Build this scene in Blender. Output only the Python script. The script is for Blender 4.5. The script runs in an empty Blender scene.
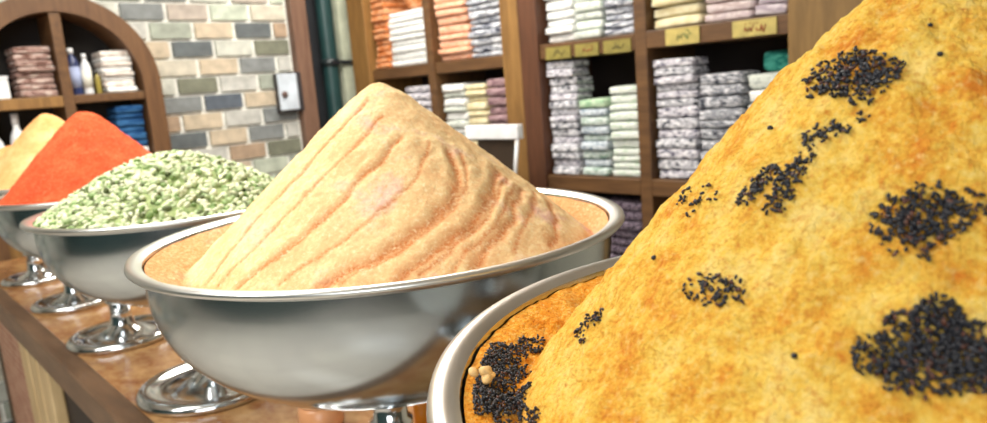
import bpy, bmesh, math, random
import numpy as np
from mathutils import Vector, Matrix, noise

C = bpy.context.scene.collection
R = random.Random(7)
PI = math.pi

# ------------------------------------------------------------ camera
CAM_Z = 1.45
right = Vector((0.7075, -0.7024, -0.0781))
up = Vector((0.1778, 0.0700, 0.9816))
fwd = Vector((0.6840, 0.7083, -0.1744))
cd = bpy.data.cameras.new('camera')
cam = bpy.data.objects.new('camera', cd)
C.objects.link(cam)
cam.matrix_world = Matrix(((right.x, up.x, -fwd.x, 0), (right.y, up.y, -fwd.y, 0),
                           (right.z, up.z, -fwd.z, CAM_Z), (0, 0, 0, 1)))
cd.sensor_width = 36
cd.lens = 36 * 720 / 987
cd.clip_start = 0.02
cd.dof.use_dof = True
cd.dof.focus_distance = 0.50
cd.dof.aperture_fstop = 9
bpy.context.scene.camera = cam

# ------------------------------------------------------------ world, lights, exposure
W = bpy.data.worlds.new('world')
bpy.context.scene.world = W
W.use_nodes = True
W.node_tree.nodes['Background'].inputs[0].default_value = (0.95, 0.97, 1.0, 1)
W.node_tree.nodes['Background'].inputs[1].default_value = 0.9


def area(name, loc, target, size, power, col=(1, 1, 1), size_y=None):
    l = bpy.data.lights.new(name, 'AREA')
    l.energy = power
    l.color = col
    l.size = size
    if size_y:
        l.shape = 'RECTANGLE'
        l.size_y = size_y
    o = bpy.data.objects.new(name, l)
    C.objects.link(o)
    o.location = loc
    o.rotation_euler = (Vector(target) - Vector(loc)).to_track_quat('-Z', 'Y').to_euler()
    return o


area('ceiling_light', (1.35, 2.2, 2.78), (1.5, 2.3, 0), 0.6, 74, (1, 0.96, 0.88), 2.6)
area('ceiling_light', (-1.2, 1.2, 2.78), (-1.0, 1.2, 0), 0.6, 42, (1, 0.97, 0.92), 2.2)
area('front_fill_light', (-1.9, -1.7, 1.9), (0.9, 2.2, 1.2), 1.8, 40, (0.94, 0.98, 1.0), 1.4)  # added cool fill lamp behind the camera; no window is built there

vs = bpy.context.scene.view_settings
vs.view_transform = 'Standard'
vs.look = 'None'
vs.gamma = 1
vs.use_curve_mapping = False
vs.exposure = 0.40


# ------------------------------------------------------------ materials
def srgb(c):
    return tuple((x / 255 / 12.92 if x / 255 <= 0.04045 else ((x / 255 + 0.055) / 1.055) ** 2.4) for x in c) + (1,)


class Mat:
    def __init__(s, name, rough=0.6, metal=0.0, spec=0.5):
        s.m = bpy.data.materials.new(name)
        s.m.use_nodes = True
        s.t = s.m.node_tree
        s.b = s.t.nodes['Principled BSDF']
        s.b.inputs['Roughness'].default_value = rough
        s.b.inputs['Metallic'].default_value = metal
        s.b.inputs['Specular IOR Level'].default_value = spec

    def n(s, kind, **kw):
        n = s.t.nodes.new(kind)
        for k, v in kw.items():
            if k in n.inputs:
                n.inputs[k].default_value = v
            else:
                setattr(n, k, v)
        return n

    def l(s, a, b):
        s.t.links.new(a, b)

    def coords(s, scale=(1, 1, 1), kind='Object'):
        tc = s.n('ShaderNodeTexCoord')
        mp = s.n('ShaderNodeMapping')
        mp.inputs['Scale'].default_value = scale
        s.l(tc.outputs[kind], mp.inputs[0])
        return mp.outputs[0]

    def ramp(s, fac, stops):
        r = s.n('ShaderNodeValToRGB')
        els = r.color_ramp.elements
        while len(els) < len(stops):
            els.new(0.5)
        for e, (p, c) in zip(els, stops):
            e.position = p
            e.color = srgb(c)
        s.l(fac, r.inputs[0])
        return r.outputs[0]

    def bump(s, fac, strength, dist):
        b = s.n('ShaderNodeBump', Strength=strength, Distance=dist)
        s.l(fac, b.inputs['Height'])
        s.l(b.outputs[0], s.b.inputs['Normal'])


def plain(name, col, rough=0.6, metal=0.0, var=0.08, scale=12, bump=0.0, spec=0.5, kind='Object'):
    m = Mat(name, rough, metal, spec)
    co = m.coords(kind=kind)
    nz = m.n('ShaderNodeTexNoise', Scale=scale, Detail=4)
    m.l(co, nz.inputs['Vector'])
    lo = tuple(max(0, c * (1 - var)) for c in col)
    hi = tuple(min(255, c * (1 + var)) for c in col)
    m.l(m.ramp(nz.outputs[0], [(0.3, lo), (0.7, hi)]), m.b.inputs['Base Color'])
    if bump:
        m.bump(nz.outputs[0], bump, 0.003)
    return m.m


def wood(name, a, b, scale=(1, 1, 1), rough=0.5, spec=0.5):
    m = Mat(name, rough, 0, spec)
    co = m.coords(scale)
    nz = m.n('ShaderNodeTexNoise', Scale=6, Detail=6, Roughness=0.65)
    m.l(co, nz.inputs['Vector'])
    m.l(m.ramp(nz.outputs[0], [(0.32, a), (0.68, b)]), m.b.inputs['Base Color'])
    m.bump(nz.outputs[0], 0.15, 0.002)
    return m.m


def steel(name, rough=0.2, col=(205, 205, 202)):
    m = Mat(name, rough, 1.0)
    co = m.coords((2, 2, 9))
    nz = m.n('ShaderNodeTexNoise', Scale=3, Detail=2)
    m.l(co, nz.inputs['Vector'])
    m.l(m.ramp(nz.outputs[0], [(0.3, tuple(c * 0.96 for c in col)), (0.7, col)]), m.b.inputs['Base Color'])
    mr = m.n('ShaderNodeMapRange')
    mr.inputs['To Min'].default_value = rough * 0.8
    mr.inputs['To Max'].default_value = rough * 1.3
    m.l(nz.outputs[0], mr.inputs[0])
    m.l(mr.outputs[0], m.b.inputs['Roughness'])
    return m.m


def powder(name, stops, scale=18, fine=260, bump=0.35, stripe=None, fleck=None, pale=None):
    """spice powder: clumpy colour from noise; attribute 'layer' marks darker layers of spice"""
    m = Mat(name, 0.95, 0, 0.1)
    co = m.coords()
    n1 = m.n('ShaderNodeTexNoise', Scale=scale, Detail=8, Roughness=0.68)
    m.l(co, n1.inputs['Vector'])
    col = m.ramp(n1.outputs[0], stops)
    n2 = m.n('ShaderNodeTexNoise', Scale=fine, Detail=3, Roughness=0.6)
    m.l(co, n2.inputs['Vector'])
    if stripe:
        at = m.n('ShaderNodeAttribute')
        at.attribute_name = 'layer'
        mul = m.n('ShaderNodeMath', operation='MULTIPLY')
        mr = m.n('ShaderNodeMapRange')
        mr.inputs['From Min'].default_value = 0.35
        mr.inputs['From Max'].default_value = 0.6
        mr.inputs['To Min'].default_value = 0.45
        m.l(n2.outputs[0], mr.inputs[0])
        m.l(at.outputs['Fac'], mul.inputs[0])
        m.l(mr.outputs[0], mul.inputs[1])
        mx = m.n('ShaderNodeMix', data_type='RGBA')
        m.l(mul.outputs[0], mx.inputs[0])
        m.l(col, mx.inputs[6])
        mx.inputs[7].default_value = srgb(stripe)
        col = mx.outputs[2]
    if fleck:
        n3 = m.n('ShaderNodeTexNoise', Scale=fine * 0.6, Detail=4, Roughness=0.7)
        m.l(co, n3.inputs['Vector'])
        m3 = m.n('ShaderNodeMapRange')
        m3.inputs['From Min'].default_value = 0.50
        m3.inputs['From Max'].default_value = 0.72
        m3.inputs['To Max'].default_value = 0.75
        m.l(n3.outputs[0], m3.inputs[0])
        mx = m.n('ShaderNodeMix', data_type='RGBA')
        m.l(m3.outputs[0], mx.inputs[0])
        m.l(col, mx.inputs[6])
        mx.inputs[7].default_value = srgb(fleck)
        col = mx.outputs[2]
        m4 = m.n('ShaderNodeMapRange')
        m4.inputs['From Min'].default_value = 0.48
        m4.inputs['From Max'].default_value = 0.30
        m4.inputs['To Max'].default_value = 0.6
        m.l(n3.outputs[0], m4.inputs[0])
        mx = m.n('ShaderNodeMix', data_type='RGBA')
        m.l(m4.outputs[0], mx.inputs[0])
        m.l(col, mx.inputs[6])
        mx.inputs[7].default_value = srgb(pale or (240, 226, 170))
        col = mx.outputs[2]
    m.l(col, m.b.inputs['Base Color'])
    m.bump(n2.outputs[0], bump, 0.004)
    return m.m


STEEL = steel('brushed_steel', 0.17, (190, 198, 202))
RIMS = steel('rim_steel', 0.3, (214, 214, 210))
CHROME = steel('polished_chrome', 0.12, (225, 228, 230))
WOODB = wood('brown_cabinet_wood', (112, 80, 42), (150, 112, 62), (6, 6, 0.7))
WOODL = wood('brown_cabinet_board', (80, 54, 32), (112, 80, 48), (6, 0.7, 6))
WOODA = wood('arch_wood', (84, 56, 34), (112, 80, 50), (6, 6, 0.7))
WOODR = wood('reddish_side_wood', (78, 48, 32), (104, 66, 44), (6, 6, 0.7))
WOODO = wood('olive_brown_panel', (116, 88, 46), (140, 108, 60), (6, 6, 0.7))
WOODD = wood('dark_brown_wood', (88, 62, 45), (118, 84, 58), (6, 6, 0.7))
DARK = plain('dark_cabinet_back', (44, 34, 30), 0.7)
CREAM = wood('cream_painted_wood', (186, 156, 110), (214, 188, 142), (6, 6, 0.8))
EDGE = wood('counter_edge_wood', (92, 68, 48), (122, 92, 66), (5, 0.8, 5), 0.45)
COUNTER = wood('polished_counter_wood', (148, 92, 52), (200, 158, 106), (5, 3, 1), 0.2)  # wood tones brightened so the colour carries amber-gold reflections


# ------------------------------------------------------------ mesh helpers
def obj(name, bm, mats, parent=None, smooth=False, loc=None):
    me = bpy.data.meshes.new(name)
    bm.normal_update()
    bm.to_mesh(me)
    bm.free()
    for m in (mats if isinstance(mats, (list, tuple)) else [mats]):
        me.materials.append(m)
    if smooth:
        me.polygons.foreach_set('use_smooth', [True] * len(me.polygons))
    o = bpy.data.objects.new(name, me)
    C.objects.link(o)
    if parent:
        o.parent = parent
    if loc is not None:
        o.location = loc
    return o


def tag(o, label=None, cat=None, group=None, kind=None):
    if label:
        o['label'] = label
    if cat:
        o['category'] = cat
    if group:
        o['group'] = group
    if kind:
        o['kind'] = kind
    return o


def empty(name, loc=(0, 0, 0), rz=0):
    o = bpy.data.objects.new(name, None)
    o.empty_display_size = 0.05
    C.objects.link(o)
    o.location = loc
    o.rotation_euler = (0, 0, rz)
    return o


def box(bm, x0, x1, y0, y1, z0, z1, mi=0, bev=0.0):
    t = bmesh.new()
    bmesh.ops.create_cube(t, size=1)
    for v in t.verts:
        v.co = Vector(((x0 + x1) / 2 + v.co.x * (x1 - x0), (y0 + y1) / 2 + v.co.y * (y1 - y0), (z0 + z1) / 2 + v.co.z * (z1 - z0)))
    if bev:
        bmesh.ops.bevel(t, geom=t.edges[:], offset=bev, segments=2, affect='EDGES', profile=0.5)
    merge(bm, t, mi)
    return bm


def merge(bm, t, mi=0, M=None):
    vm = {}
    for v in t.verts:
        vm[v] = bm.verts.new(M @ v.co if M else v.co)
    for f in t.faces:
        nf = bm.faces.new([vm[v] for v in f.verts])
        nf.material_index = mi if mi is not None else f.material_index
        nf.smooth = f.smooth
    t.free()


def lathe(bm, prof, seg=96, mi=0, cx=0, cy=0):
    rings = []
    for r, z in prof:
        if r < 1e-6:
            rings.append([bm.verts.new((cx, cy, z))])
        else:
            rings.append([bm.verts.new((cx + r * math.cos(2 * PI * k / seg), cy + r * math.sin(2 * PI * k / seg), z)) for k in range(seg)])
    for a, b in zip(rings, rings[1:]):
        for k in range(seg):
            k2 = (k + 1) % seg
            vs_ = []
            if len(a) == 1 and len(b) == 1:
                continue
            if len(a) == 1:
                vs_ = [a[0], b[k2], b[k]]
            elif len(b) == 1:
                vs_ = [a[k], a[k2], b[0]]
            else:
                vs_ = [a[k], a[k2], b[k2], b[k]]
            f = bm.faces.new(vs_)
            f.material_index = mi
            f.smooth = True
    return bm


def tube(bm, pts, r, seg=10, mi=0):
    pts = [Vector(p) for p in pts]
    rings = []
    for i, p in enumerate(pts):
        d = (pts[min(i + 1, len(pts) - 1)] - pts[max(i - 1, 0)]).normalized()
        a = d.orthogonal().normalized()
        b = d.cross(a)
        rings.append([bm.verts.new(p + a * r * math.cos(2 * PI * k / seg) + b * r * math.sin(2 * PI * k / seg)) for k in range(seg)])
    for a, b in zip(rings, rings[1:]):
        for k in range(seg):
            f = bm.faces.new([a[k], a[(k + 1) % seg], b[(k + 1) % seg], b[k]])
            f.smooth = True
            f.material_index = mi
    bm.faces.new(rings[0][::-1]).material_index = mi
    bm.faces.new(rings[-1]).material_index = mi


def struct(name, bm, mats):
    return tag(obj(name, bm, mats), kind='structure')


# ------------------------------------------------------------ room shell
tile = Mat('floor_tiles', 0.3)
co = tile.coords()
br = tile.n('ShaderNodeTexBrick', Scale=1.6)
br.offset = 0
br.inputs['Color1'].default_value = srgb((226, 216, 202))
br.inputs['Color2'].default_value = srgb((214, 204, 192))
br.inputs['Mortar'].default_value = srgb((140, 130, 118))
br.inputs['Mortar Size'].default_value = 0.008
br.inputs['Row Height'].default_value = 0.8
br.inputs['Brick Width'].default_value = 0.8
tile.l(co, br.inputs['Vector'])
tile.l(br.outputs[0], tile.b.inputs['Base Color'])
struct('floor', box(bmesh.new(), -3.0, 3.0, -2.2, 4.1, -0.1, 0.0), tile.m)
struct('ceiling', box(bmesh.new(), -3.0, 3.0, -2.2, 4.1, 2.9, 3.0), plain('ceiling_paint', (232, 228, 220), 0.9))
struct('wall_right', box(bmesh.new(), 2.8, 2.95, -2.2, 4.1, 0, 2.9), plain('wall_paint', (196, 190, 172), 0.9))

# back wall: brick field, wooden trim, dark recess, pale plaster strip
BR = dict(
    ol=(112, 114, 98), sl=(92, 98, 100), sb=(84, 92, 102), gg=(150, 156, 144), pg=(184, 186, 176), tn=(184, 170, 148),
    gn=(176, 184, 168), pb=(188, 182, 166), pt=(166, 156, 146), lg=(180, 180, 174), bt=(160, 138, 116), gy=(122, 126, 126))
keys = list(BR)
bmats = [plain('mortar', (222, 222, 214), 0.95, scale=40)] + [plain('brick_' + k, BR[k], 0.85, scale=20, var=0.1, bump=0.3) for k in keys]
rows = [  # from the trim leftwards
    ['pb', 'gn', 'pt', 'gy', 'pg'], ['bt', 'sl', 'tn', 'gg', 'lg'], ['ol', 'pg', 'sl', 'tn', 'pg'], ['lg', 'gy', 'tn', 'pb', 'sl'],
    ['gg', 'lg', 'ol', 'pg', 'tn'], ['pg', 'tn', 'sb', 'gy', 'gn'], ['gy', 'lg', 'tn', 'bt', 'pg'], ['lg', 'gy', 'tn', 'sl', 'pt'],
    ['ol', 'bt', 'lg', 'tn', 'gy']]
bm = bmesh.new()
box(bm, -3.0, 2.06, 3.62, 3.75, 0, 2.9, 0)
zt = 1.857 + 0.0885 * 13
i = -12
while zt > 0.05:
    rw = rows[i] if 0 <= i < 9 else [R.choice(keys) for _ in range(5)]
    x = 2.052
    j = 0
    while x > -2.9:
        w = 0.085 if (j == 0 and i % 2 == 1) else 0.205
        k = rw[j] if j < len(rw) else R.choice(keys)
        z0 = max(zt - 0.072, 0.01)
        if zt < 2.88:
            box(bm, x - w + 0.004, x - 0.010, 3.604 + R.uniform(-.001, .002), 3.63, z0, zt, keys.index(k) + 1)
        x -= w + 0.008
        j += 1
    zt -= 0.0885
    i += 1
struct('wall_back', bm, bmats)
struct('trim_1', box(bmesh.new(), 2.062, 2.155, 3.57, 3.75, 0, 2.9, 0, 0.004), wood('trim_wood', (96, 70, 56), (126, 96, 78), (6, 6, .7)))
struct('wall_recess', box(bmesh.new(), 2.155, 2.385, 3.72, 3.80, 0, 2.9), plain('dark_recess_paint', (34, 36, 40), 0.6))
bm = box(bmesh.new(), 2.385, 2.8, 3.62, 3.80, 0, 2.9)
struct('wall_pier', bm, plain('pale_plaster', (178, 182, 160), 0.9))
struct('wall_left', box(bmesh.new(), -3.1, -3.0, -2.2, 4.1, 0, 2.9), plain('left_wall_paint', (46, 68, 68), 0.9))
struct('wall_front', box(bmesh.new(), -3.1, 2.95, -2.3, -2.2, 0, 2.9), plain('front_wall_paint', (84, 84, 74), 0.9))

# ------------------------------------------------------------ shop counter
ctr = tag(empty('shop_counter', (0.35, 1.3, 0)), 'long brown wooden counter with cream framed brick panels carrying the spice bowls', 'counter')


def ex(y):  # x of the customer-side edge, relative to the counter's own root
    return 0.0 + 0.036 * y


Y0, Y1 = -1.5, 1.98
CT = 0.925


def slab(bm, y0, y1, off0, x1, z0, z1, mi=0, bev=0.0):
    t = bmesh.new()
    a = [t.verts.new(p) for p in ((ex(y0) + off0, y0, z0), (x1(y0), y0, z0), (x1(y1), y1, z0), (ex(y1) + off0, y1, z0))]
    b = [t.verts.new((v.co.x, v.co.y, z1)) for v in a]
    t.faces.new(a[::-1])
    t.faces.new(b)
    for k in range(4):
        t.faces.new([a[k], a[(k + 1) % 4], b[(k + 1) % 4], b[k]])
    if bev:
        bmesh.ops.bevel(t, geom=t.edges[:], offset=bev, segments=2, affect='EDGES', profile=0.5)
    merge(bm, t, mi)
    return bm


obj('counter_top', slab(bmesh.new(), Y0, Y1, 0.02, lambda y: 0.50, CT - 0.04, CT), COUNTER, ctr)
obj('counter_edge', slab(bmesh.new(), Y0, Y1, -0.022, lambda y: ex(y) + 0.022, CT - 0.068, CT + 0.001, 0, 0.005), EDGE, ctr)
obj('carcass', slab(bmesh.new(), Y0 + .02, Y1 - .02, 0.05, lambda y: 0.48, 0.0, CT - 0.04), DARK, ctr)
obj('rail', slab(bmesh.new(), Y0 + .02, Y1 - .02, 0.02, lambda y: ex(y) + 0.05, CT - 0.105, CT - 0.07, 0, 0.003), CREAM, ctr)
obj('rail', slab(bmesh.new(), Y0 + .02, Y1 - .02, 0.02, lambda y: ex(y) + 0.05, 0.0, 0.10, 0, 0.003), CREAM, ctr)
for y in (-1.40, -1.27, -0.45, -0.32, 0.90, 1.04, 1.18):
    obj('stile', slab(bmesh.new(), y, y + 0.115, 0.016, lambda yy: ex(yy) + 0.05, 0.10, CT - 0.105, 0, 0.006), CREAM, ctr)
pb = Mat('pink_brick_panel', 0.85)
co = pb.coords()
mp = pb.n('ShaderNodeCombineXYZ')
sp = pb.n('ShaderNodeSeparateXYZ')
pb.l(co, sp.inputs[0])
pb.l(sp.outputs[1], mp.inputs[0])
pb.l(sp.outputs[2], mp.inputs[1])
br = pb.n('ShaderNodeTexBrick', Scale=9)
br.inputs['Color1'].default_value = srgb((168, 112, 92))
br.inputs['Color2'].default_value = srgb((188, 140, 116))
br.inputs['Mortar'].default_value = srgb((198, 176, 150))
pb.l(mp.outputs[0], br.inputs['Vector'])
pb.l(br.outputs[0], pb.b.inputs['Base Color'])
obj('brick_panel', slab(bmesh.new(), 1.30, Y1 - .02, 0.04, lambda y: ex(y) + 0.052, 0.1, CT - 0.105), pb.m, ctr)

# ------------------------------------------------------------ bowls on pedestals
RIM = 1.281


def bowl_profile(Rr, depth):
    """steep-sided round-bottomed basin with a rolled lip"""
    wr = Rr - 0.017
    n = 34

    def wall(w, dd, off):
        pts = []
        for k in range(n + 1):
            a = PI / 2 * k / n
            r = w * math.sin(a) ** (2 / 1.8)
            t_ = math.cos(a) ** (2 / 2.7)
            pts.append((r, off - 0.008 - (dd - 0.008) * t_))
        pts[0] = (0, pts[0][1])
        return pts
    out = wall(wr, depth, 0)
    lip = [(wr + 0.004, -0.004), (Rr - 0.003, -0.003), (Rr, 0.0), (Rr - 0.001, 0.0035), (Rr - 0.005, 0.005), (Rr - 0.012, 0.004), (wr - 0.001, 0.0005)]
    inner = wall(wr - 0.003, depth - 0.003, 0)[::-1]
    return out + lip + inner


def bowl(x, y, Rr, depth, label, label_p, bd, off=0.0):
    t = tag(empty('steel_bowl', (x, y, RIM - depth)), label, 'bowl', 'wide steel bowls along the counter')
    pr = [(r, z + depth) for r, z in bowl_profile(Rr, depth)]
    j = next(i for i, q in enumerate(pr) if q[0] > Rr - 0.014)
    k = max(i for i, q in enumerate(pr) if q[0] > Rr - 0.0135) + 2
    bm = lathe(bmesh.new(), pr[:j], 128)
    lathe(bm, pr[k - 1:], 128)
    obj('bowl_shell', bm, STEEL, t)
    obj('rolled_rim', lathe(bmesh.new(), pr[j - 1:k], 128), RIMS, t)
    p = tag(empty('pedestal', (x - off, y + off, CT)), label_p, 'bowl stand', 'chrome pedestals under the bowls')
    prof = [(0, 0.0), (bd - 0.004, 0.0), (bd, 0.005), (bd, 0.011), (bd - 0.006, 0.018), (bd - 0.016, 0.0205), (bd - 0.026, 0.018), (bd - 0.034, 0.012),
            (bd - 0.048, 0.011), (0.055, 0.018), (0.035, 0.027), (0.027, 0.036)]
    obj('base_plate', lathe(bmesh.new(), prof, 96), CHROME, p)
    top = RIM - depth - CT - 0.001
    prof = [(0.027, 0.036), (0.024, 0.05), (0.023, 0.085), (0.029, 0.088), (0.029, 0.096), (0.023, 0.10), (0.023, top - 0.03), (0.028, top - 0.012), (0.040, top - 0.001), (0, top - 0.001)]
    obj('neck', lathe(bmesh.new(), prof, 48), CHROME, p)
    return t


BW = [(0.449, 0.098, 0.300, 0.20), (0.526, 0.744, 0.300, 0.20), (0.505, 1.325, 0.258, 0.180), (0.500, 1.815, 0.229, 0.165), (0.52, 2.285, 0.222, 0.155), (0.53, 2.76, 0.225, 0.155)]
BL = ['wide steel bowl nearest the camera, holding the seed-dotted yellow spice cone',
      'wide steel bowl in the middle, filled with the tall grooved peach spice cone',
      'steel bowl heaped with pale green pods behind the grooved peach cone',
      'steel bowl holding the red-orange spice cone',
      'steel bowl holding the pale orange spice cone behind the red one',
      'farthest steel bowl, at the left edge of the photo']
PL = ['chrome pedestal under the nearest bowl of yellow spice', 'chrome pedestal under the bowl with the grooved peach cone',
      'chrome disc-footed pedestal under the bowl of green pods', 'chrome disc-footed pedestal under the bowl of red spice',
      'chrome disc-footed pedestal under the bowl of pale orange spice', 'farthest chrome pedestal, at the left edge of the photo']
for (x, y, r, d), a, b, bd in zip(BW, BL, PL, (0.14, 0.14, 0.136, 0.122, 0.112, 0.105)):
    bowl(x, y, r, d, a, b, bd, 0.014 if bd == 0.14 and y > 0.5 else 0.0)


# ------------------------------------------------------------ spice heaps
def hprof(r, H, Rb, pw, zb, e):
    rr = math.sqrt(r * r + e * e) - e
    rb = math.sqrt(Rb * Rb + e * e) - e
    t = rr / rb
    return zb + (H - zb) * (1 - t ** pw) if t < 1 else zb


def seg_dist(px, py, pts):
    best = 9
    side = 0
    for (ax, ay), (bx, by) in zip(pts, pts[1:]):
        dx, dy = bx - ax, by - ay
        t = max(0, min(1, ((px - ax) * dx + (py - ay) * dy) / (dx * dx + dy * dy)))
        qx, qy = ax + t * dx, ay + t * dy
        d = math.hypot(px - qx, py - qy)
        if d < best:
            best = d
            side = dx * (py - qy) - dy * (px - qx)
    return best, (1 if side > 0 else -1)


def heap(name, bx, by, Rbowl, depth, cx, cy, H, Rb, pw, zb, e, mats, nth=300, nr=110, rough=0.003, nscale=30, grooves=None, fill=None, big=0.0):
    """cone at (cx,cy) on a filled surface that reaches the wall of the bowl at (bx,by); z is measured from the rim"""
    bm = bmesh.new()
    lay = bm.verts.layers.float.new('layer')
    rows_ = []
    wr = Rbowl - 0.0202
    for i in range(nr + 1):
        ring = []
        for k in range(nth):
            th = 2 * PI * k / nth
            ox, oy = cx - bx, cy - by
            # distance from the cone's axis to the bowl's wall along th
            b_ = ox * math.cos(th) + oy * math.sin(th)
            rmax = -b_ + math.sqrt(max(1e-9, b_ * b_ - (ox * ox + oy * oy) + wr * wr))
            f = (i / nr)
            r = rmax * f
            x, y = r * math.cos(th), r * math.sin(th)
            z = hprof(r, H, Rb, pw, zb, e)
            if r > Rb:
                z += (-0.003 - zb) * ((r - Rb) / max(1e-4, rmax - Rb)) ** 0.8 * min(1, (rmax - Rb) / 0.02)
            # soften the foot of the cone
            fade = min(1, (rmax - r) / 0.02)
            nv = noise.fractal(Vector((x * nscale, y * nscale, z * nscale + 5)), 0.9, 2.1, 5)
            z += rough * nv * (0.4 + 0.6 * fade)
            if big:
                z += big * fade * noise.noise(Vector((x * 9, y * 9, 3.7)))
            la = 0.0
            if grooves:
                for g, wd, dp in grooves:
                    xa = min(p[0] for p in g) - 0.03
                    xb = max(p[0] for p in g) + 0.03
                    if not (xa < x < xb):
                        continue
                    jx = 0.004 * noise.noise(Vector((x * 40, y * 40, 1)))
                    d, s = seg_dist(x + jx, y - jx, g)
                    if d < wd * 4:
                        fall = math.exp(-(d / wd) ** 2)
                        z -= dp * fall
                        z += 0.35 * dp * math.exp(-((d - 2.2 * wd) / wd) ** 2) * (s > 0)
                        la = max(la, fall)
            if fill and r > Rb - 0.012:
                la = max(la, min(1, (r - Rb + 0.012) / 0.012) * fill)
            v = bm.verts.new((x, y, z))
            v[lay] = la
            ring.append(v)
            if i == 0:
                break
        rows_.append(ring)
    for a, b in zip(rows_, rows_[1:]):
        for k in range(nth):
            k2 = (k + 1) % nth
            fs = [a[0], b[k], b[k2]] if len(a) == 1 else [a[k], b[k], b[k2], a[k2]]
            f = bm.faces.new(fs)
            f.smooth = True
    o = obj(name, bm, mats, loc=(cx, cy, RIM))
    return o


# --- 1: big yellow cone with black seeds
c1 = (0.4204, 0.1061, 0.206, 0.2245, 1.12, -0.013, 0.03)
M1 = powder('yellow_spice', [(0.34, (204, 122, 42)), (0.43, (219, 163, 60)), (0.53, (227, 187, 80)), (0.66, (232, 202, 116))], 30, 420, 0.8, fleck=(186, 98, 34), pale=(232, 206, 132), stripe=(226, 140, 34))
h1 = heap('spice_heap', BW[0][0], BW[0][1], 0.300, 0.2, *c1, M1, 420, 170, 0.0045, 60, fill=0.9, big=0.003)
tag(h1, 'huge golden yellow spice cone dotted with clumps of black seeds', 'spice', 'cones of ground spice')

# --- 2: grooved peach cone
c2 = (0.5255, 0.7268, 0.180, 0.2485, 1.005, -0.024, 0.02)
G = [[(-0.2301, -0.042), (-0.1855, -0.0712), (-0.1304, -0.0865), (-0.077, -0.0886), (-0.0364, -0.0803)],
     [(-0.1881, -0.1333), (-0.1358, -0.1562), (-0.1055, -0.1631), (-0.0705, -0.1635), (-0.0381, -0.1579), (-0.0174, -0.1474), (0.0107, -0.1118)],
     [(-0.1333, -0.1862), (-0.0955, -0.189), (-0.0454, -0.1887), (0.0192, -0.1642), (0.0653, -0.1251)],
     [(-0.0689, -0.2189), (-0.0371, -0.2091), (0.0153, -0.1942), (0.0799, -0.1508)],
     [(0.0399, -0.2256), (0.091, -0.1906), (0.1366, -0.14)],
     [(-0.2356, 0.0173), (-0.1759, 0.0158), (-0.1205, -0.0089), (-0.0563, -0.0161), (-0.0304, -0.0185)]]
def between(a, b, t_):
    n_ = 6
    def rs(g):
        out = []
        for i_ in range(n_):
            f_ = i_ / (n_ - 1) * (len(g) - 1)
            k_ = min(int(f_), len(g) - 2)
            f_ -= k_
            out.append((g[k_][0] * (1 - f_) + g[k_ + 1][0] * f_, g[k_][1] * (1 - f_) + g[k_ + 1][1] * f_))
        return out
    A_, B_ = rs(a), rs(b)
    return [(p[0] * (1 - t_) + q[0] * t_, p[1] * (1 - t_) + q[1] * t_) for p, q in zip(A_, B_)]


G += [between(G[0], G[5], 0.5), between(G[0], G[1], 0.55), between(G[1], G[2], 0.25), between(G[2], G[3], 0.3), between(G[2], G[3], 0.7), between(G[3], G[4], 0.5)]
GW = [(0.0035, 0.004), (0.0045, 0.005), (0.0045, 0.005), (0.0045, 0.004), (0.004, 0.003), (0.003, 0.0025)] + [(0.0022, 0.0014), (0.002, 0.0012), (0.0025, 0.002), (0.0025, 0.002), (0.002, 0.0015), (0.0025, 0.0015)]
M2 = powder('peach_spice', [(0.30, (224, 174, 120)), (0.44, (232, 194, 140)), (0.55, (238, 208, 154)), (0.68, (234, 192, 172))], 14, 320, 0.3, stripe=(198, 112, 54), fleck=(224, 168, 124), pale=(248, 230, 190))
h2 = heap('spice_heap', BW[1][0], BW[1][1], 0.300, 0.2, *c2, M2, 420, 150, 0.0022, 40, grooves=[(g, w, d * 0.6) for g, (w, d) in zip(G, GW)], fill=0.85, big=0.002)
tag(h2, 'tall peach spice cone with curved orange grooves in the middle bowl', 'spice', 'cones of ground spice')

# --- 3: green pods
M3 = powder('green_pod_bed', [(0.35, (120, 140, 86)), (0.6, (170, 182, 130))], 60, 200, 0.4)
c3 = (0.488, 1.338, 0.086, 0.212, 1.15, -0.004, 0.07)
h3 = heap('pod_heap', BW[2][0], BW[2][1], 0.258, 0.18, *c3, M3, 160, 50, 0.006, 30)
tag(h3, 'heap of pale green cardamom-like pods in a steel bowl', 'spice')
pm = [plain('pod_cream', (208, 212, 178), 0.6, scale=90, var=.06), plain('pod_pale_green', (176, 192, 144), 0.6, scale=90), plain('pod_green', (118, 144, 82), 0.6, scale=90),
      plain('pod_dark', (88, 98, 58), 0.7, scale=90)]


def blob(bm, M, mi, seg=7, rings=4, e=1.0):
    rs = []
    for i in range(rings + 1):
        a = -PI / 2 + PI * i / rings
        if i in (0, rings):
            rs.append([bm.verts.new(M @ Vector((0, 0, math.sin(a))))])
        else:
            rs.append([bm.verts.new(M @ Vector((math.cos(a) * math.cos(2 * PI * k / seg), math.cos(a) * math.sin(2 * PI * k / seg), math.sin(a)))) for k in range(seg)])
    for a, b in zip(rs, rs[1:]):
        for k in range(seg):
            k2 = (k + 1) % seg
            if len(a) == 1:
                f = bm.faces.new([a[0], b[k2], b[k]])
            elif len(b) == 1:
                f = bm.faces.new([a[k], a[k2], b[0]])
            else:
                f = bm.faces.new([a[k], a[k2], b[k2], b[k]])
            f.smooth = True
            f.material_index = mi


def rot_rand(r):
    return Matrix.Rotation(r.uniform(0, 2 * PI), 4, 'Z') @ Matrix.Rotation(r.gauss(PI / 2, 0.45), 4, 'Y') @ Matrix.Rotation(r.uniform(0, 2 * PI), 4, 'Z')


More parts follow.
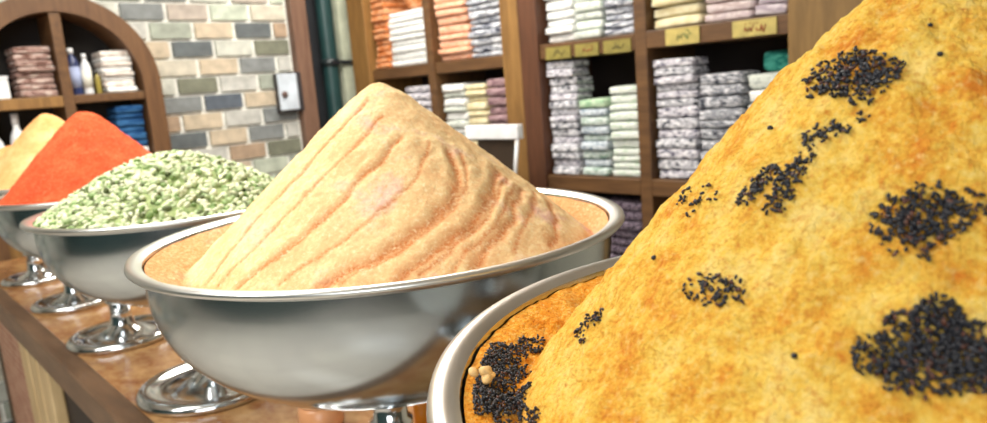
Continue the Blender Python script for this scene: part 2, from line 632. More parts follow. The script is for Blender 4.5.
bm = bmesh.new()
for _ in range(3600):
    th = R.uniform(0, 2 * PI)
    r = 0.238 * math.sqrt(R.random())
    x, y = r * math.cos(th), r * math.sin(th)
    if math.hypot(x + c3[0] - BW[2][0], y + c3[1] - BW[2][1]) > 0.234:
        continue
    z = hprof(r, *c3[2:]) + R.uniform(-0.001, 0.006)
    L = R.uniform(0.006, 0.0095)
    M = Matrix.Translation((x, y, z)) @ rot_rand(R) @ Matrix.Diagonal((L * 0.6, L * 0.5, L * 0.9, 1))
    q = R.random()
    blob(bm, M, 0 if q < 0.5 else 1 if q < 0.8 else 2 if q < 0.92 else 3)
po = obj('pods', bm, pm, h3)
tag(po, 'pale green and cream pods', kind='stuff')

# --- 4..6: cones behind
M4 = powder('red_spice', [(0.35, (176, 70, 40)), (0.55, (192, 84, 48)), (0.7, (202, 98, 62))], 20, 300, 0.3, fleck=(164, 60, 34), pale=(212, 122, 86))
h4 = heap('spice_heap', BW[3][0], BW[3][1], BW[3][2], 0.165, 0.497, 1.815, 0.180, 0.196, 1.0, -0.006, 0.03, M4, 220, 70, 0.004, 30, big=0.006)
tag(h4, 'vivid red-orange spice cone between the green pods and the pale orange cone', 'spice', 'cones of ground spice')
M5 = powder('pale_orange_spice', [(0.35, (206, 140, 84)), (0.55, (222, 168, 112)), (0.7, (230, 188, 136))], 16, 300, 0.3)
h5 = heap('spice_heap', BW[4][0], BW[4][1], BW[4][2], 0.155, 0.53, 2.285, 0.184, 0.196, 1.05, -0.006, 0.02, M5, 220, 70, 0.003, 30)
tag(h5, 'pale orange spice cone just behind the red one', 'spice', 'cones of ground spice')
h6 = heap('spice_heap', BW[5][0], BW[5][1], BW[5][2], 0.155, 0.53, 2.76, 0.095, 0.195, 1.05, -0.006, 0.03, M5, 200, 60, 0.003, 30)
tag(h6, 'yellow-orange spice cone farthest back, cut by the left edge of the photo', 'spice', 'cones of ground spice')

# --- black seeds on the yellow cone
SEED = [plain('black_seed', (26, 27, 34), 0.5, scale=300, var=0.3), plain('brown_seed', (78, 44, 30), 0.5, scale=300, var=0.3)]
CL = {
    'top': [(-0.0700, 0.0125, 0.008), (-0.0720, 0.0215, 0.007), (-0.0745, 0.0045, 0.007), (-0.0649, 0.0309, 0.0066), (-0.064, 0.0187, 0.0076), (-0.0704, 0.0079, 0.0085), (-0.0704, -0.0002, 0.0063), (-0.075, 0.0169, 0.0074), (-0.0789, 0.0071, 0.0073), (-0.0765, -0.0002, 0.0062), (-0.0732, 0.0287, 0.0054)],
    'diag': [(-0.1117, 0.0448, 0.007), (-0.1073, 0.0397, 0.008), (-0.1157, 0.027, 0.0068), (-0.1187, 0.0301, 0.0067), (-0.1104, 0.027, 0.0064), (-0.1036, 0.0233, 0.0054), (-0.0962, 0.0218, 0.005), (-0.0915, 0.0172, 0.0051), (-0.0912, 0.011, 0.003), (-0.0884, 0.0038, 0.0025)],
    'right': [(-0.1212, -0.0290, 0.008), (-0.1235, -0.0225, 0.007), (-0.1249, -0.016, 0.0063), (-0.1192, -0.0212, 0.0082), (-0.1145, -0.0284, 0.0083), (-0.1198, -0.0364, 0.0072), (-0.1261, -0.03, 0.008), (-0.1294, -0.0226, 0.0062), (-0.1144, -0.043, 0.0055), (-0.1133, -0.038, 0.0055)],
    'low': [(-0.1569, -0.0264, 0.0089), (-0.1521, -0.0345, 0.0098), (-0.1467, -0.0422, 0.0099), (-0.1476, -0.0499, 0.009), (-0.1573, -0.0407, 0.0096), (-0.1553, -0.049, 0.0088), (-0.1602, -0.0323, 0.0072), (-0.1438, -0.0399, 0.0059), (-0.1515, -0.0524, 0.0081), (-0.1547, -0.056, 0.004)],
    'mid': [(-0.1422, 0.0539, 0.0065), (-0.1396, 0.0494, 0.0056), (-0.1461, 0.0399, 0.0063), (-0.1431, 0.0368, 0.0036), (-0.1488, 0.0432, 0.0054), (-0.1483, 0.0298, 0.0027)],
    'small': [(-0.129, 0.1351, 0.0043), (-0.1294, 0.1276, 0.0048), (-0.129, 0.1222, 0.0043), (-0.1383, 0.125, 0.0032)],
    'edge': [(-0.0884, 0.0934, 0.0044), (-0.1007, 0.0793, 0.0053), (-0.0965, 0.0759, 0.0048), (-0.0841, 0.0916, 0.0039), (-0.1058, 0.0655, 0.0031)],
    'valley': [(-0.1448, 0.2124, 0.012), (-0.156, 0.1917, 0.0125), (-0.1584, 0.1728, 0.0121), (-0.1211, 0.2188, 0.0126), (-0.1014, 0.2198, 0.0117), (-0.0804, 0.2208, 0.0094), (-0.1449, 0.1697, 0.0112), (-0.134, 0.1969, 0.0119), (-0.1738, 0.1732, 0.0096), (-0.1665, 0.1378, 0.0061), (-0.165, 0.195, 0.013), (-0.172, 0.185, 0.012), (-0.135, 0.21, 0.013), (-0.118, 0.205, 0.012), (-0.15, 0.182, 0.013), (-0.165, 0.16, 0.011)]}
CLAB = {'top': ('topmost clump of black seeds on the yellow cone', 1.0), 'diag': ('long diagonal trail of black seeds left of the yellow cone\'s topmost clump', 1.0),
        'right': ('round clump of black seeds midway up the yellow cone at its right side', 0.9), 'low': ('largest, densest clump of black seeds, lowest on the yellow cone', 1.4),
        'mid': ('small loose clump of black seeds in the middle of the yellow cone', 0.6), 'small': ('narrow streak of black seeds near the yellow cone\'s lower left flank', 0.9),
        'edge': ('thin scatter of seeds on the left outline of the yellow cone', 0.35), 'valley': ('black seeds lying in the nearest bowl between rim and yellow cone', 1.5)}
depsurf = {}
from mathutils.bvhtree import BVHTree
mv = [v.co.copy() for v in h1.data.vertices]
bvh = BVHTree.FromPolygons(mv, [tuple(p.vertices) for p in h1.data.polygons])


def surf(x, y):
    hit = bvh.ray_cast(Vector((x, y, 0.6)), Vector((0, 0, -1)))
    return hit[0], hit[1]


def seed_clump(name, blobs, dens, label, cat='seeds', stuff='stuff', jit=1.0):
    bm = bmesh.new()
    bx = sum(b[0] for b in blobs) / len(blobs)
    by = sum(b[1] for b in blobs) / len(blobs)
    p0, _ = surf(bx, by)
    for cx_, cy_, cr in blobs:
        n = int(dens * 150000 * cr * cr * 6.0) + 2
        for _ in range(n):
            a = R.uniform(0, 2 * PI)
            rr = cr * 1.15 * math.sqrt(R.random()) * jit
            # spread in the tangent plane of the slope
            h0, nn = surf(cx_, cy_)
            if h0 is None:
                continue
            t1 = nn.orthogonal().normalized()
            t2 = nn.cross(t1)
            q = h0 + t1 * rr * math.cos(a) + t2 * rr * math.sin(a)
            hp, n2, _i, _d = bvh.find_nearest(q)
            if math.hypot(hp.x + c1[0] - 0.449, hp.y + c1[1] - 0.098) > 0.2745:
                continue
            s = R.uniform(0.0007, 0.0013)
            M = Matrix.Translation(hp + n2 * s * R.uniform(0.2, 2.2) - p0) @ n2.to_track_quat('Z', 'Y').to_matrix().to_4x4() @ rot_rand(R) @ Matrix.Diagonal((s * 0.75, s * 0.65, s * 1.25, 1))
            blob(bm, M, 1 if R.random() < 0.12 else 0, 6, 4)
    o = obj(name, bm, SEED, loc=Vector((c1[0], c1[1], RIM)) + p0)
    tag(o, label, cat, 'black seeds on the yellow spice', stuff)
    return o


for k, bl in CL.items():
    seed_clump('seed_clump', bl, CLAB[k][1], CLAB[k][0])
# single crumbs
for x, y, s, lab in [(-0.1642, 0.0024, .0016, 'single dark seed below centre of the yellow cone, left of the largest clump'),
                     (-0.064, -0.0178, .0016, 'single dark seed high on the yellow cone, right of the topmost clump'),
                     (-0.0792, 0.05, .0018, 'single dark seed near the outline, left of the topmost clump'),
                     (-0.1183, 0.0924, .0018, 'single dark seed near the outline, below the thin scatter'),
                     (-0.0507, -0.0102, .0014, 'single dark seed nearest the top edge of the photo')]:
    hp, nn = surf(x, y)
    bm = bmesh.new()
    blob(bm, Matrix.Diagonal((s, s * .8, s * .7, 1)), 0, 10, 6)
    o = obj('seed', bm, SEED[:1], loc=Vector((c1[0], c1[1], RIM)) + hp + nn * s * .3)
    tag(o, lab, 'seed', 'lone dark seeds on the yellow cone')
# walnut piece in the seeds
hp, nn = surf(-0.1500, 0.1935)
bm = bmesh.new()
for k in range(7):
    s = R.uniform(0.003, 0.005)
    M = Matrix.Translation((R.uniform(-.007, .007), R.uniform(-.005, .005), 0.004 + R.uniform(-.001, .003))) @ rot_rand(R) @ Matrix.Diagonal((s * .8, s * .7, s, 1))
    blob(bm, M, 0, 10, 6)
tag(obj('nut_piece', bm, plain('nut', (216, 178, 116), 0.6, scale=200, var=.15), loc=Vector((c1[0], c1[1], RIM)) + hp + Vector((0, 0, .002))),
    'pale broken nut piece lying among the black seeds by the nearest rim', 'nut')


# ------------------------------------------------------------ folded cloth
def cloth_mesh(w, d, h, seed, mats, folds=1, wav=0.12):
    """folded textile: rounded front folds, sagging layers, w along y, d along x, origin at the bottom centre"""
    r = random.Random(seed)
    bm = bmesh.new()
    nu, nv = 40, 10
    e1, e2 = 0.36, 0.13
    ph = r.uniform(0, 50)
    rings = []
    for i in range(nv + 1):
        v = -PI / 2 + PI * i / nv
        cv = math.copysign(abs(math.cos(v)) ** e1, math.cos(v)) if 0 < i < nv else 0.0
        sv = math.copysign(abs(math.sin(v)) ** e1, math.sin(v))
        if i in (0, nv):
            cv = 0.0
        ring = []
        for k in range(nu):
            u = 2 * PI * k / nu
            cu = math.copysign(abs(math.cos(u)) ** e2, math.cos(u))
            su = math.copysign(abs(math.sin(u)) ** e2, math.sin(u))
            x, y, z = cu * cv * d / 2, su * cv * w / 2, sv * h / 2
            x -= math.copysign(0.007, x) * math.exp(-(sv / 0.3) ** 2) * folds * (abs(cv) > 0.5)
            nz = noise.noise(Vector((y * 14 + ph, x * 6, 0)))
            nf = noise.noise(Vector((y * 30 + ph, z * 30, 7)))
            z += h * wav * nz * (1 if i > nv / 2 else 0.9)
            x += 0.006 * nf * (abs(cv) > 0.5)
            y += 0.004 * noise.noise(Vector((z * 60 + ph, x * 9, 3)))
            ring.append(bm.verts.new((x, y, z + h / 2)))
            if i in (0, nv):
                break
        rings.append(ring)
    # flat caps: use an inner ring
    for a, b in zip(rings, rings[1:]):
        for k in range(nu):
            k2 = (k + 1) % nu
            if len(a) == 1:
                f = bm.faces.new([a[0], b[k2], b[k]])
            elif len(b) == 1:
                f = bm.faces.new([a[k], a[k2], b[0]])
            else:
                f = bm.faces.new([a[k], a[k2], b[k2], b[k]])
            f.smooth = True
    me = bpy.data.meshes.new('folded_cloth')
    bm.to_mesh(me)
    bm.free()
    me.materials.append(mats)
    return me


def patterned(name, cols, scale=60, stretch=(1, 1, 2.0), sharp=0.06):
    m = Mat(name, 0.9, 0, 0.15)
    co = m.coords(stretch)
    nz = m.n('ShaderNodeTexNoise', Scale=scale, Detail=2, Roughness=0.5)
    oi = m.n('ShaderNodeObjectInfo')
    ad = m.n('ShaderNodeVectorMath', operation='ADD')
    sc = m.n('ShaderNodeVectorMath', operation='SCALE')
    sc.inputs['Scale'].default_value = 37.0
    cx_ = m.n('ShaderNodeCombineXYZ')
    m.l(oi.outputs['Random'], cx_.inputs[0])
    m.l(oi.outputs['Random'], cx_.inputs[2])
    m.l(cx_.outputs[0], sc.inputs[0])
    m.l(co, ad.inputs[0])
    m.l(sc.outputs[0], ad.inputs[1])
    m.l(ad.outputs[0], nz.inputs['Vector'])
    n = len(cols)
    stops = [(0.40 + 0.20 * i / max(1, n - 1), c) for i, c in enumerate(cols)]
    r = m.ramp(nz.outputs[0], stops)
    m.l(r, m.b.inputs['Base Color'])
    return m.m


ORD = ['bottom', 'second from the bottom', 'third from the bottom', 'fourth from the bottom', 'fifth from the bottom', 'sixth from the bottom', 'seventh from the bottom',
       'eighth from the bottom', 'ninth from the bottom', 'tenth from the bottom', 'eleventh from the bottom', 'twelfth from the bottom', 'thirteenth from the bottom',
       'fourteenth from the bottom', 'fifteenth from the bottom', 'sixteenth from the bottom', 'seventeenth from the bottom', 'eighteenth from the bottom']


def stack(yl, yr, z0, ztop, n, mats, look, where, xf=2.42, d=0.26, axis='x', seed=0, tilt=0.0, top=None):
    """folded cloths piled between yr and yl (metres along the wall), bottom at z0"""
    w = abs(yl - yr) - 0.003
    yc = (yl + yr) / 2
    h = (ztop - z0) / n
    rr = random.Random(seed + int(yc * 1000))
    if not isinstance(mats, (list, tuple)):
        mats = [mats]
    meshes = {}
    hs = [rr.uniform(0.75, 1.25) for _ in range(n)]
    ssum = sum(hs)
    zc = z0
    for i in range(n):
        hi = h * n * hs[i] / ssum
        mt = mats[i % len(mats)] if top is None or i < n - 1 else top
        key = (mt.name, rr.randrange(3))
        if key not in meshes:
            meshes[key] = cloth_mesh(w, d, h * 0.985, hash(key[1]) + seed * 7 + len(meshes), mt)
        o = bpy.data.objects.new('folded_cloth', meshes[key])
        C.objects.link(o)
        jf = rr.uniform(-.008, .016)
        jy = rr.uniform(-.003, .003)
        if axis == 'x':
            o.location = (xf + d / 2 + jf, yc + jy, zc)
            o.rotation_euler = (0, 0, rr.uniform(-.03, .03))
        else:
            o.location = (yc + jy, xf + d / 2 + jf, zc)
            o.rotation_euler = (0, 0, -PI / 2 + rr.uniform(-.03, .03) + (0))
        o.scale = (1, 1, hi / h)
        zc += hi
        nm = 'topmost' if i == n - 1 else ORD[i]
        tag(o, '%s, %s, %s' % (look, nm, where), 'cloth', 'cloths in the ' + where)


WHITE = patterned('white_cloth', [(226, 228, 226), (246, 246, 243)], 30)
GREYW = patterned('grey_white_cloth', [(176, 184, 178), (222, 226, 216), (206, 212, 204)], 40)
NAVYW = patterned('navy_white_cloth', [(36, 40, 60), (214, 218, 226), (60, 64, 88), (236, 238, 242)], 26, (0.6, 0.6, 4))
CREAMC = patterned('cream_cloth', [(226, 212, 168), (238, 230, 196)], 30)
MAUVE = patterned('mauve_white_cloth', [(186, 164, 162), (226, 214, 210), (200, 182, 184)], 45, (0.5, .5, 2.5))
LILAC = patterned('lilac_cloth', [(170, 156, 166), (216, 206, 210)], 45, (0.5, .5, 2.5))
GREYP = patterned('grey_pattern_cloth', [(60, 64, 76), (228, 228, 232), (150, 148, 160), (244, 244, 246)], 45, (1, 1, 2))
GREENP = patterned('green_white_cloth', [(130, 156, 142), (226, 232, 226), (178, 196, 190)], 50, (.6, .6, 2))
BLUEG = patterned('blue_grey_cloth', [(112, 130, 148), (228, 234, 238), (160, 172, 180)], 60, (.8, .8, 2))
PALEG = patterned('pale_green_cloth', [(190, 206, 188), (236, 240, 230), (214, 220, 214)], 50, (.6, .6, 2))
MINT = patterned('mint_cloth', [(150, 186, 150), (196, 216, 186)], 30)
DGREY = patterned('dark_grey_cloth', [(56, 60, 70), (190, 192, 198), (98, 100, 110), (228, 228, 232)], 60, (.6, .6, 2.4))
GWHT = patterned('grey_violet_cloth', [(80, 78, 98), (232, 230, 236), (168, 162, 176), (244, 242, 244)], 60, (.7, .7, 2.2))
ORANGE = patterned('orange_cloth', [(196, 112, 60), (222, 150, 98), (226, 170, 130)], 40, (.6, .6, 2))
PEACH = patterned('peach_cloth', [(226, 158, 124), (240, 196, 170), (236, 176, 140)], 40, (.6, .6, 2))
PMAU = patterned('dusty_mauve_cloth', [(126, 98, 104), (176, 148, 150)], 45, (.6, .6, 2))
PLUM = patterned('plum_pattern_cloth', [(34, 26, 34), (150, 136, 150), (58, 46, 58)], 60, (.8, .8, 2))
BROWNP = patterned('brown_pink_cloth', [(104, 74, 64), (184, 156, 148), (140, 106, 96), (206, 190, 180)], 45, (.5, .5, 3))
BLUE = patterned('blue_cloth', [(28, 66, 112), (58, 104, 150)], 30, (.5, .5, 3))
TEAL = patterned('teal_cloth', [(30, 110, 100), (70, 150, 135)], 40)


# ------------------------------------------------------------ wall shelving (two cabinets on the right wall)
def shelf_cab(name, label, posts, boards, y0, y1, xf=2.40, xb=2.78, top=2.45, extra=None):
    t = tag(empty(name, (xf, (y0 + y1) / 2, 0)), label, 'shelf unit')
    ox, oy = xf, (y0 + y1) / 2

    def part(n, a, mat, bev=0.004):
        return obj(n, box(bmesh.new(), a[0] - ox, a[1] - ox, a[2] - oy, a[3] - oy, a[4], a[5], 0, bev), mat, t)
    part('back_panel', (xb - 0.02, xb, y0, y1, 0, top), DARK, 0)
    for a, b, nm, mt in posts:
        part(nm, (xf - (0.012 if nm == 'side_post' else 0), xb - 0.02, a, b, 0, top), mt)
    for a, b, z0, z1, dep in boards:
        part('shelf_board', (xf + dep, xb - 0.02, a, b, z0, z1), WOODL)
    part('top_board', (xf - 0.02, xb, y0, y1, top, top + 0.05), WOODB)
    return t, (ox, oy)


capA, oA = shelf_cab('shelf_unit', 'brown wooden shelf unit of folded orange, white and peach cloth, left of the wide post',
                     [(3.375, 3.53, 'side_post', WOODB), (2.835, 2.885, 'divider', WOODL), (2.225, 2.335, 'side_post', WOODB)],
                     [(2.885, 3.375, 1.52, 1.575, 0.01), (2.335, 2.835, 1.52, 1.575, 0.01), (2.885, 3.375, 0.97, 1.03, 0.01), (2.335, 2.835, 0.97, 1.03, 0.01),
                      (2.335, 2.835, 0.4, 0.46, .01), (2.885, 3.375, 0.4, 0.46, 0.01), (2.335, 2.835, 2.06, 2.11, .01), (2.885, 3.375, 2.06, 2.11, .01)], 2.225, 3.53)
capB, oB = shelf_cab('shelf_unit', 'brown wooden shelf unit with yellow price labels, right of the wide post',
                     [(2.12, 2.224, 'side_post', WOODR), (1.578, 1.632, 'divider', WOODL), (0.72, 1.03, 'side_post', WOODO)],
                     [(1.632, 2.12, 1.535, 1.598, 0.0), (1.03, 1.578, 1.535, 1.600, 0.0), (1.632, 2.12, 0.965, 1.03, 0.0), (1.03, 1.578, 0.965, 1.03, 0.0),
                      (1.632, 2.12, 0.4, 0.46, .0), (1.03, 1.578, 0.4, 0.46, 0.0), (1.632, 2.12, 2.08, 2.13, .0), (1.03, 1.578, 2.08, 2.13, .0)], 0.72, 2.224)

# price labels on the upper board of the right unit
LAB2 = plain('olive_label_card', (136, 124, 60), 0.6, scale=30)
LAB = plain('yellow_label_card', (188, 170, 98), 0.6, scale=30)
LABI = {'g': plain('green_ink', (70, 104, 60), 0.7), 'r': plain('red_brown_ink', (140, 60, 34), 0.7), 'd': plain('dark_ink', (70, 62, 36), 0.7)}


def scribble(bm, w, h, seed, words=1):
    r = random.Random(seed)
    for q in range(words):
        a = -w / 2 + w * q / words
        b = a + w / words * 0.82
        pts = []
        n = 16
        for i in range(n + 1):
            t_ = i / n
            pts.append((0, a + (b - a) * t_, h * 0.22 * math.sin(t_ * PI * r.choice((4, 5, 6)) + r.random()) - h * 0.05))
        tube(bm, pts, 0.0022, 6)
        for _ in range(3):
            y = r.uniform(a, b)
            z = h * r.choice((-0.36, 0.32, 0.38))
            tube(bm, [(0, y - 0.002, z), (0, y + 0.002, z)], 0.0024, 6)


for (ya, yb, zc, hh, ink, wd, sd, lab) in [
        (2.08, 1.945, 1.556, .05, 'd', 1, 1, 'dull yellow shelf label under the white cloth stack'),
        (1.92, 1.80, 1.556, .05, 'r', 1, 2, 'dull yellow shelf label under the grey-white cloth stack'),
        (1.775, 1.645, 1.556, .05, 'd', 1, 3, 'dull yellow shelf label under the navy striped stack'),
        (1.49, 1.352, 1.567, .06, 'g', 1, 4, 'yellow shelf label with green script under the cream stack'),
        (1.225, 1.07, 1.567, .055, 'r', 2, 5, 'yellow shelf label with red-brown script under the mauve stack')]:
    t = tag(empty('shelf_label', (2.394, (ya + yb) / 2, zc)), lab, 'label', 'yellow labels on the shelf edge')
    w = ya - yb
    cd_ = obj('card', box(bmesh.new(), 0, 0.005, -w / 2, w / 2, -hh / 2, hh / 2), LAB2 if ya > 1.6 else LAB, t)
    bm = bmesh.new()
    scribble(bm, w * 0.55, hh * 0.8, sd, wd)
    obj('script', bm, LABI[ink], cd_)

# cloth: right unit, upper shelf
ZB = 1.600
stack(2.105, 1.95, ZB, 2.00, 11, WHITE, 'folded white cloth', 'white stack beside wide post', seed=1)
stack(1.945, 1.80, ZB, 2.00, 12, [GREYW, PALEG], 'folded pale grey cloth', 'grey-white stack above red-script label', seed=2)
stack(1.795, 1.645, ZB, 2.00, 13, NAVYW, 'folded navy and white striped cloth', 'navy striped stack left of divider', seed=3)
stack(1.57, 1.365, ZB + .002, 2.00, 9, CREAMC, 'folded cream cloth', 'cream stack above green-script label', seed=4)
stack(1.355, 1.17, ZB + .002, 1.98, 10, MAUVE, 'folded mauve and white cloth', 'mauve stack beside the cream one', seed=5)
stack(1.16, 1.04, ZB + .002, 1.98, 9, LILAC, 'folded lilac cloth', 'lilac stack beside olive-brown post', seed=6)
# right unit, middle shelf
ZM = 1.031
stack(2.11, 1.955, ZM, 1.525, 15, [GREYP, GWHT, GREYP], 'folded grey patterned cloth', 'tall stack right of wide post', seed=7, d=0.13)
stack(1.945, 1.80, ZM, 1.355, 9, [GREENP, BLUEG], 'folded blue-grey cloth', 'mint-topped stack', seed=8, top=MINT)
stack(1.79, 1.64, ZM, 1.40, 11, PALEG, 'folded pale green cloth', 'stack left of lower divider', seed=9)
stack(1.57, 1.39, ZM, 1.49, 13, [GWHT, GREYP], 'folded grey-violet cloth', 'tall stack right of divider', seed=10, d=0.13)
stack(1.38, 1.205, ZM, 1.425, 10, DGREY, 'folded dark grey cloth', 'stack below the mauve one', seed=11, d=0.15)
stack(1.195, 1.045, ZM, 1.415, 8, [WHITE, GREYW], 'folded white-grey cloth', 'stack beneath the teal cloth', seed=12)
o = bpy.data.objects.new('crumpled_cloth', cloth_mesh(0.12, 0.16, 0.07, 99, TEAL, wav=0.35))
C.objects.link(o)
o.location = (2.56, 1.10, 1.416)
tag(o, 'teal cloth in the dark gap beside the olive-brown post', 'cloth')
# right unit, low shelf
stack(2.10, 1.90, 0.462, 0.90, 12, PLUM, 'folded plum patterned cloth', 'low stack behind middle bowl', seed=13)
stack(1.88, 1.64, 0.462, 0.93, 13, PLUM, 'folded plum and white cloth', 'low stack beside middle bowl rim', seed=14)
# left unit
ZA = 1.576
stack(3.36, 3.225, ZA, 1.99, 13, ORANGE, 'folded orange cloth', 'leftmost shelf unit stack', seed=15)
stack(3.215, 2.895, ZA, 1.86, 9, WHITE, 'folded bright white cloth', 'stack beside the orange one', seed=16)
stack(2.825, 2.60, ZA, 1.96, 11, PEACH, 'folded peach cloth', 'stack left of navy one', seed=17)
stack(2.59, 2.345, ZA, 1.96, 13, NAVYW, 'folded navy and cream cloth', 'stack beside the peach one', seed=18)
stack(3.14, 2.90, 1.031, 1.47, 12, GWHT, 'folded lilac patterned cloth', 'stack below bright white one', seed=19)
stack(2.825, 2.66, 1.031, 1.465, 12, [GREYW, WHITE], 'folded pale blue-grey cloth', 'stack behind the white board', seed=20)
stack(2.65, 2.51, 1.031, 1.455, 12, CREAMC, 'folded cream cloth', 'stack below the navy one', seed=21)
stack(2.50, 2.345, 1.031, 1.475, 11, PMAU, 'folded dusty mauve cloth', 'stack left of wide post', seed=22)
# rolled orange cloth on top of the white pile
bm = bmesh.new()
lathe(bm, [(0, -0.12), (0.045, -0.118), (0.055, -0.10), (0.058, 0), (0.055, 0.10), (0.045, 0.118), (0, 0.12)], 24)
for v in bm.verts:
    x, y, z = v.co
    v.co = Vector((z, x * 1.1, y + 0.058))
o = obj('rolled_cloth', bm, ORANGE, loc=(2.56, 3.03, 1.866), smooth=True)
tag(o, 'rolled orange cloth lying on the bright white stack', 'cloth')

# ------------------------------------------------------------ arched wall cabinet
AY = 3.38
ax, az, Ro, Ri = 0.878, 1.570, 0.382, 0.307
cab = tag(empty('arched_cabinet', (ax, AY, 0)), 'brown wooden cabinet with an arched top against the brick wall', 'cabinet')


def arch(r, n, zbot):
    return [(-r, zbot)] + [(r * math.cos(PI - PI * k / n), az + r * math.sin(PI - PI * k / n)) for k in range(n + 1)] + [(r, zbot)]


N = 40
outer, inner = arch(Ro, N, 0.0), arch(Ri, N, 0.0)
bm = bmesh.new()
rw = []
for (xo, zo), (xi, zi) in zip(outer, inner):
    rw.append([bm.verts.new((xo, 0, zo)), bm.verts.new((xi, 0, zi)), bm.verts.new((xi, 0.215, zi)), bm.verts.new((xo, 0.215, zo))])
for a, b in zip(rw, rw[1:]):
    for k in range(4):
        bm.faces.new([a[k], b[k], b[(k + 1) % 4], a[(k + 1) % 4]])
bm.faces.new(rw[0])
bm.faces.new(rw[-1][::-1])
obj('arch_frame', bm, WOODA, cab)
bm = bmesh.new()
f0 = [bm.verts.new((x, 0.20, z)) for x, z in inner]
f1 = [bm.verts.new((x, 0.21, z)) for x, z in inner]
bm.faces.new(f0[::-1])
bm.faces.new(f1)
obj('back_panel', bm, plain('dark_niche_back', (34, 30, 28), 0.8), cab)
obj('divider', box(bmesh.new(), -0.018, 0.024, 0.006, 0.198, 0.9, az + Ri - 0.004, 0, .003), WOODL, cab)
obj('shelf_board', box(bmesh.new(), -Ri + .001, -0.019, 0.004, 0.198, 1.495, 1.540, 0, .003), WOODB, cab)
obj('shelf_board', box(bmesh.new(), 0.025, Ri - .001, 0.008, 0.198, 1.505, 1.540, 0, .003), WOODL, cab)
obj('shelf_board', box(bmesh.new(), -Ri + .001, Ri - .001, 0.004, 0.198, 1.08, 1.12, 0, .003), WOODB, cab)
obj('base_panel', box(bmesh.new(), -Ri + .001, Ri - .001, 0.02, 0.04, 0.0, 1.08, 0, 0), WOODB, cab)

# its contents: cloth stacks face -y
AX = 3.405
sz = 1.541
stack(0.715, 0.855, sz, 1.745, 8, BROWNP, 'folded brown and pink cloth', 'left stack in arched cabinet', xf=AX, d=0.14, axis='y', seed=31)
stack(1.035, 1.165, sz, 1.722, 8, [WHITE, patterned('off_white_cloth', [(214, 200, 190), (238, 232, 224)], 40)], 'folded off-white cloth', 'right stack in arched cabinet', xf=AX, d=0.14, axis='y', seed=32)
stack(1.055, 1.175, 1.121, 1.295, 5, WHITE, 'folded white cloth', 'pile beneath blue cloth in arched cabinet', xf=AX, d=0.14, axis='y', seed=34)
stack(1.055, 1.175, 1.296, 1.480, 6, BLUE, 'folded deep blue cloth', 'blue stack in arched cabinet', xf=AX, d=0.14, axis='y', seed=33)
bm = box(bmesh.new(), -0.05, 0.05, -0.05, 0.06, 0, 0.075, 0, 0.004)
t = tag(empty('white_box', (0.635, 3.47, sz)), 'white box left of the brown and pink cloth in the arched cabinet', 'box')
obj('box_body', bm, plain('white_card', (226, 228, 228), 0.6), t)
obj('box_lid', box(bmesh.new(), -0.052, 0.052, -0.052, 0.062, 0.075, 0.09, 0, 0.003), plain('white_card_lid', (214, 216, 220), 0.6), t)


def bottle(x, y, z, h, r, body, cap, label, band=None, name='bottle'):
    t = tag(empty(name, (x, y, z)), label, 'bottle')
    bmm = lathe(bmesh.new(), [(0, 0), (r * .95, 0), (r, 0.004), (r, h * .68), (r * .8, h * .76), (r * .4, h * .84), (r * .38, h * .9), (0, h * .9)], 28)
    obj('bottle_body', bmm, body, t)
    obj('cap', lathe(bmesh.new(), [(0, h * .88), (r * .46, h * .88), (r * .46, h), (0, h)], 20), cap, t)
    if band:
        obj('paper_label', lathe(bmesh.new(), [(r * 1.01, h * .15), (r * 1.03, h * .15), (r * 1.03, h * .6), (r * 1.01, h * .6)], 28), band, t)
    return t


cw = plain('white_plastic', (228, 230, 232), 0.4)
bottle(0.935, 3.46, sz, 0.195, 0.024, plain('deep_blue_plastic', (38, 50, 92), 0.35), cw, 'dark blue bottle with pale label, right of the arched cabinet\'s divider', plain('pale_blue_label', (160, 172, 206), 0.6))
bottle(0.982, 3.455, sz, 0.17, 0.020, cw, cw, 'white bottle beside the dark blue one in the arched cabinet', plain('ivory_label', (222, 220, 206), 0.6))
bottle(1.012, 3.425, sz, 0.095, 0.011, plain('olive_glass', (142, 128, 52), 0.3), plain('black_cap', (30, 30, 30), 0.4), 'small olive bottle against the off-white cloth stack', None)
bottle(0.69, 3.46, 1.121, 0.36, 0.03, cw, cw, 'white bottle in the dark lower left of the arched cabinet', plain('grey_label', (150, 156, 170), 0.6))
bottle(0.61, 3.46, 1.121, 0.33, 0.03, cw, plain('grey_cap', (120, 124, 130), 0.4), 'white bottle farthest left in the arched cabinet\'s lower part', plain('blue_label', (110, 124, 160), 0.6))

# ------------------------------------------------------------ wall gadget, pipe
t = tag(empty('wall_thermostat', (1.985, 3.60, 1.49)), 'small pale wall unit with dark frame on the brick wall beside the trim', 'wall device')
obj('frame', box(bmesh.new(), -0.064, 0.088, -0.034, 0.0, -0.105, 0.105, 0, 0.006), plain('dark_plastic', (52, 48, 50), 0.4), t)
obj('face_plate', box(bmesh.new(), -0.062, 0.05, -0.050, -0.034, -0.094, 0.098, 0, 0.005), plain('pale_plastic', (196, 206, 216), 0.6), t)
obj('dial', lathe(bmesh.new(), [(0, -0.008), (0.016, -0.008), (0.016, 0.008), (0, 0.008)], 24), plain('brown_dial', (100, 76, 70), 0.4), t, loc=(-0.035, -0.052, -0.01)).rotation_euler = (PI / 2, 0, 0)
t = tag(empty('drain_pipe', (2.32, 3.655, 0)), 'dark teal vertical pipe in the recess between brick wall and shelves', 'pipe')
PT = plain('teal_pipe_paint', (34, 62, 62), 0.35)
obj('pipe_body', lathe(bmesh.new(), [(0.045, 0), (0.045, 2.9)], 32), PT, t)
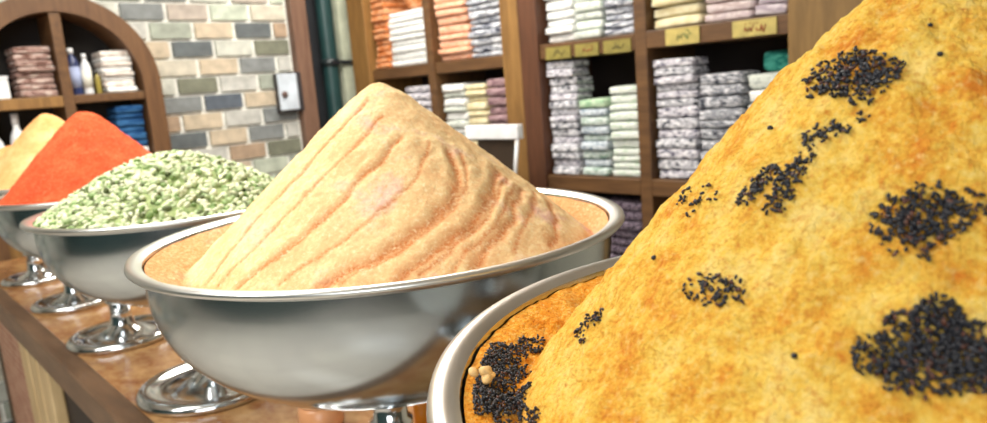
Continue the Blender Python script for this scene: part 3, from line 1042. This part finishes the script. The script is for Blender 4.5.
obj('collar', lathe(bmesh.new(), [(0.046, 1.62), (0.054, 1.622), (0.054, 1.66), (0.046, 1.662)], 32), plain('dark_collar', (30, 40, 42), 0.4), t)
obj('bracket', box(bmesh.new(), -0.02, 0.13, -0.055, -0.035, 1.63, 1.65), plain('dark_bracket', (30, 32, 36), 0.4), t)

# ------------------------------------------------------------ till desk with white framed board, jars under the middle bowl
t = tag(empty('till_desk', (1.95, 2.35, 0)), 'low brown desk behind the grooved cone carrying the white board', 'desk')
obj('desk_top', box(bmesh.new(), 0, 0.3, -0.35, 0.35, 0.97, 1.0, 0, .004), WOODL, t)
obj('desk_body', box(bmesh.new(), 0.02, 0.28, -0.33, 0.33, 0.0, 0.97), WOODD, t)
t = tag(empty('sign_frame', (2.10, 2.145, 1.001)), 'white framed board with a dark face behind the grooved peach cone', 'sign')
fm = plain('white_frame_plastic', (232, 234, 236), 0.4)
obj('top_bar', box(bmesh.new(), -0.012, 0.024, -0.155, 0.155, 0.222, 0.28, 0, .004), fm, t)
for s in (-1, 1):
    bm = bmesh.new()
    tube(bm, [(0, s * 0.143, 0.235), (0, s * 0.100, 0.0)], 0.008, 10)
    obj('leg', bm, fm, t)
obj('panel', box(bmesh.new(), 0.012, 0.02, -0.105, 0.105, 0.03, 0.222), plain('dark_face', (60, 48, 38), 0.5), t)


def jar(x, y, h, r, col, lid, label):
    t = tag(empty('spice_jar', (x, y, CT)), label, 'jar')
    obj('jar_body', lathe(bmesh.new(), [(0, 0), (r * .92, 0), (r, .006), (r, h * .8), (r * .85, h * .88), (0, h * .88)], 32), plain(label.split()[0] + '_jar_content', col, 0.3), t)
    obj('lid', lathe(bmesh.new(), [(0, h * .86), (r * .9, h * .86), (r * .9, h), (0, h)], 32), lid, t)


lidm = plain('dark_lid', (60, 50, 44), 0.4)
jar(0.650, 0.868, 0.075, 0.017, (232, 140, 28), plain('orange_lid', (226, 130, 30), 0.4), 'small orange jar added for an orange strip under the middle bowl')  # jar added to stand for an orange strip on the counter
jar(0.545, 1.005, 0.045, 0.036, (222, 160, 112), plain('tan_lid', (226, 176, 132), 0.5), 'peach coloured tin on the counter under the middle bowl')
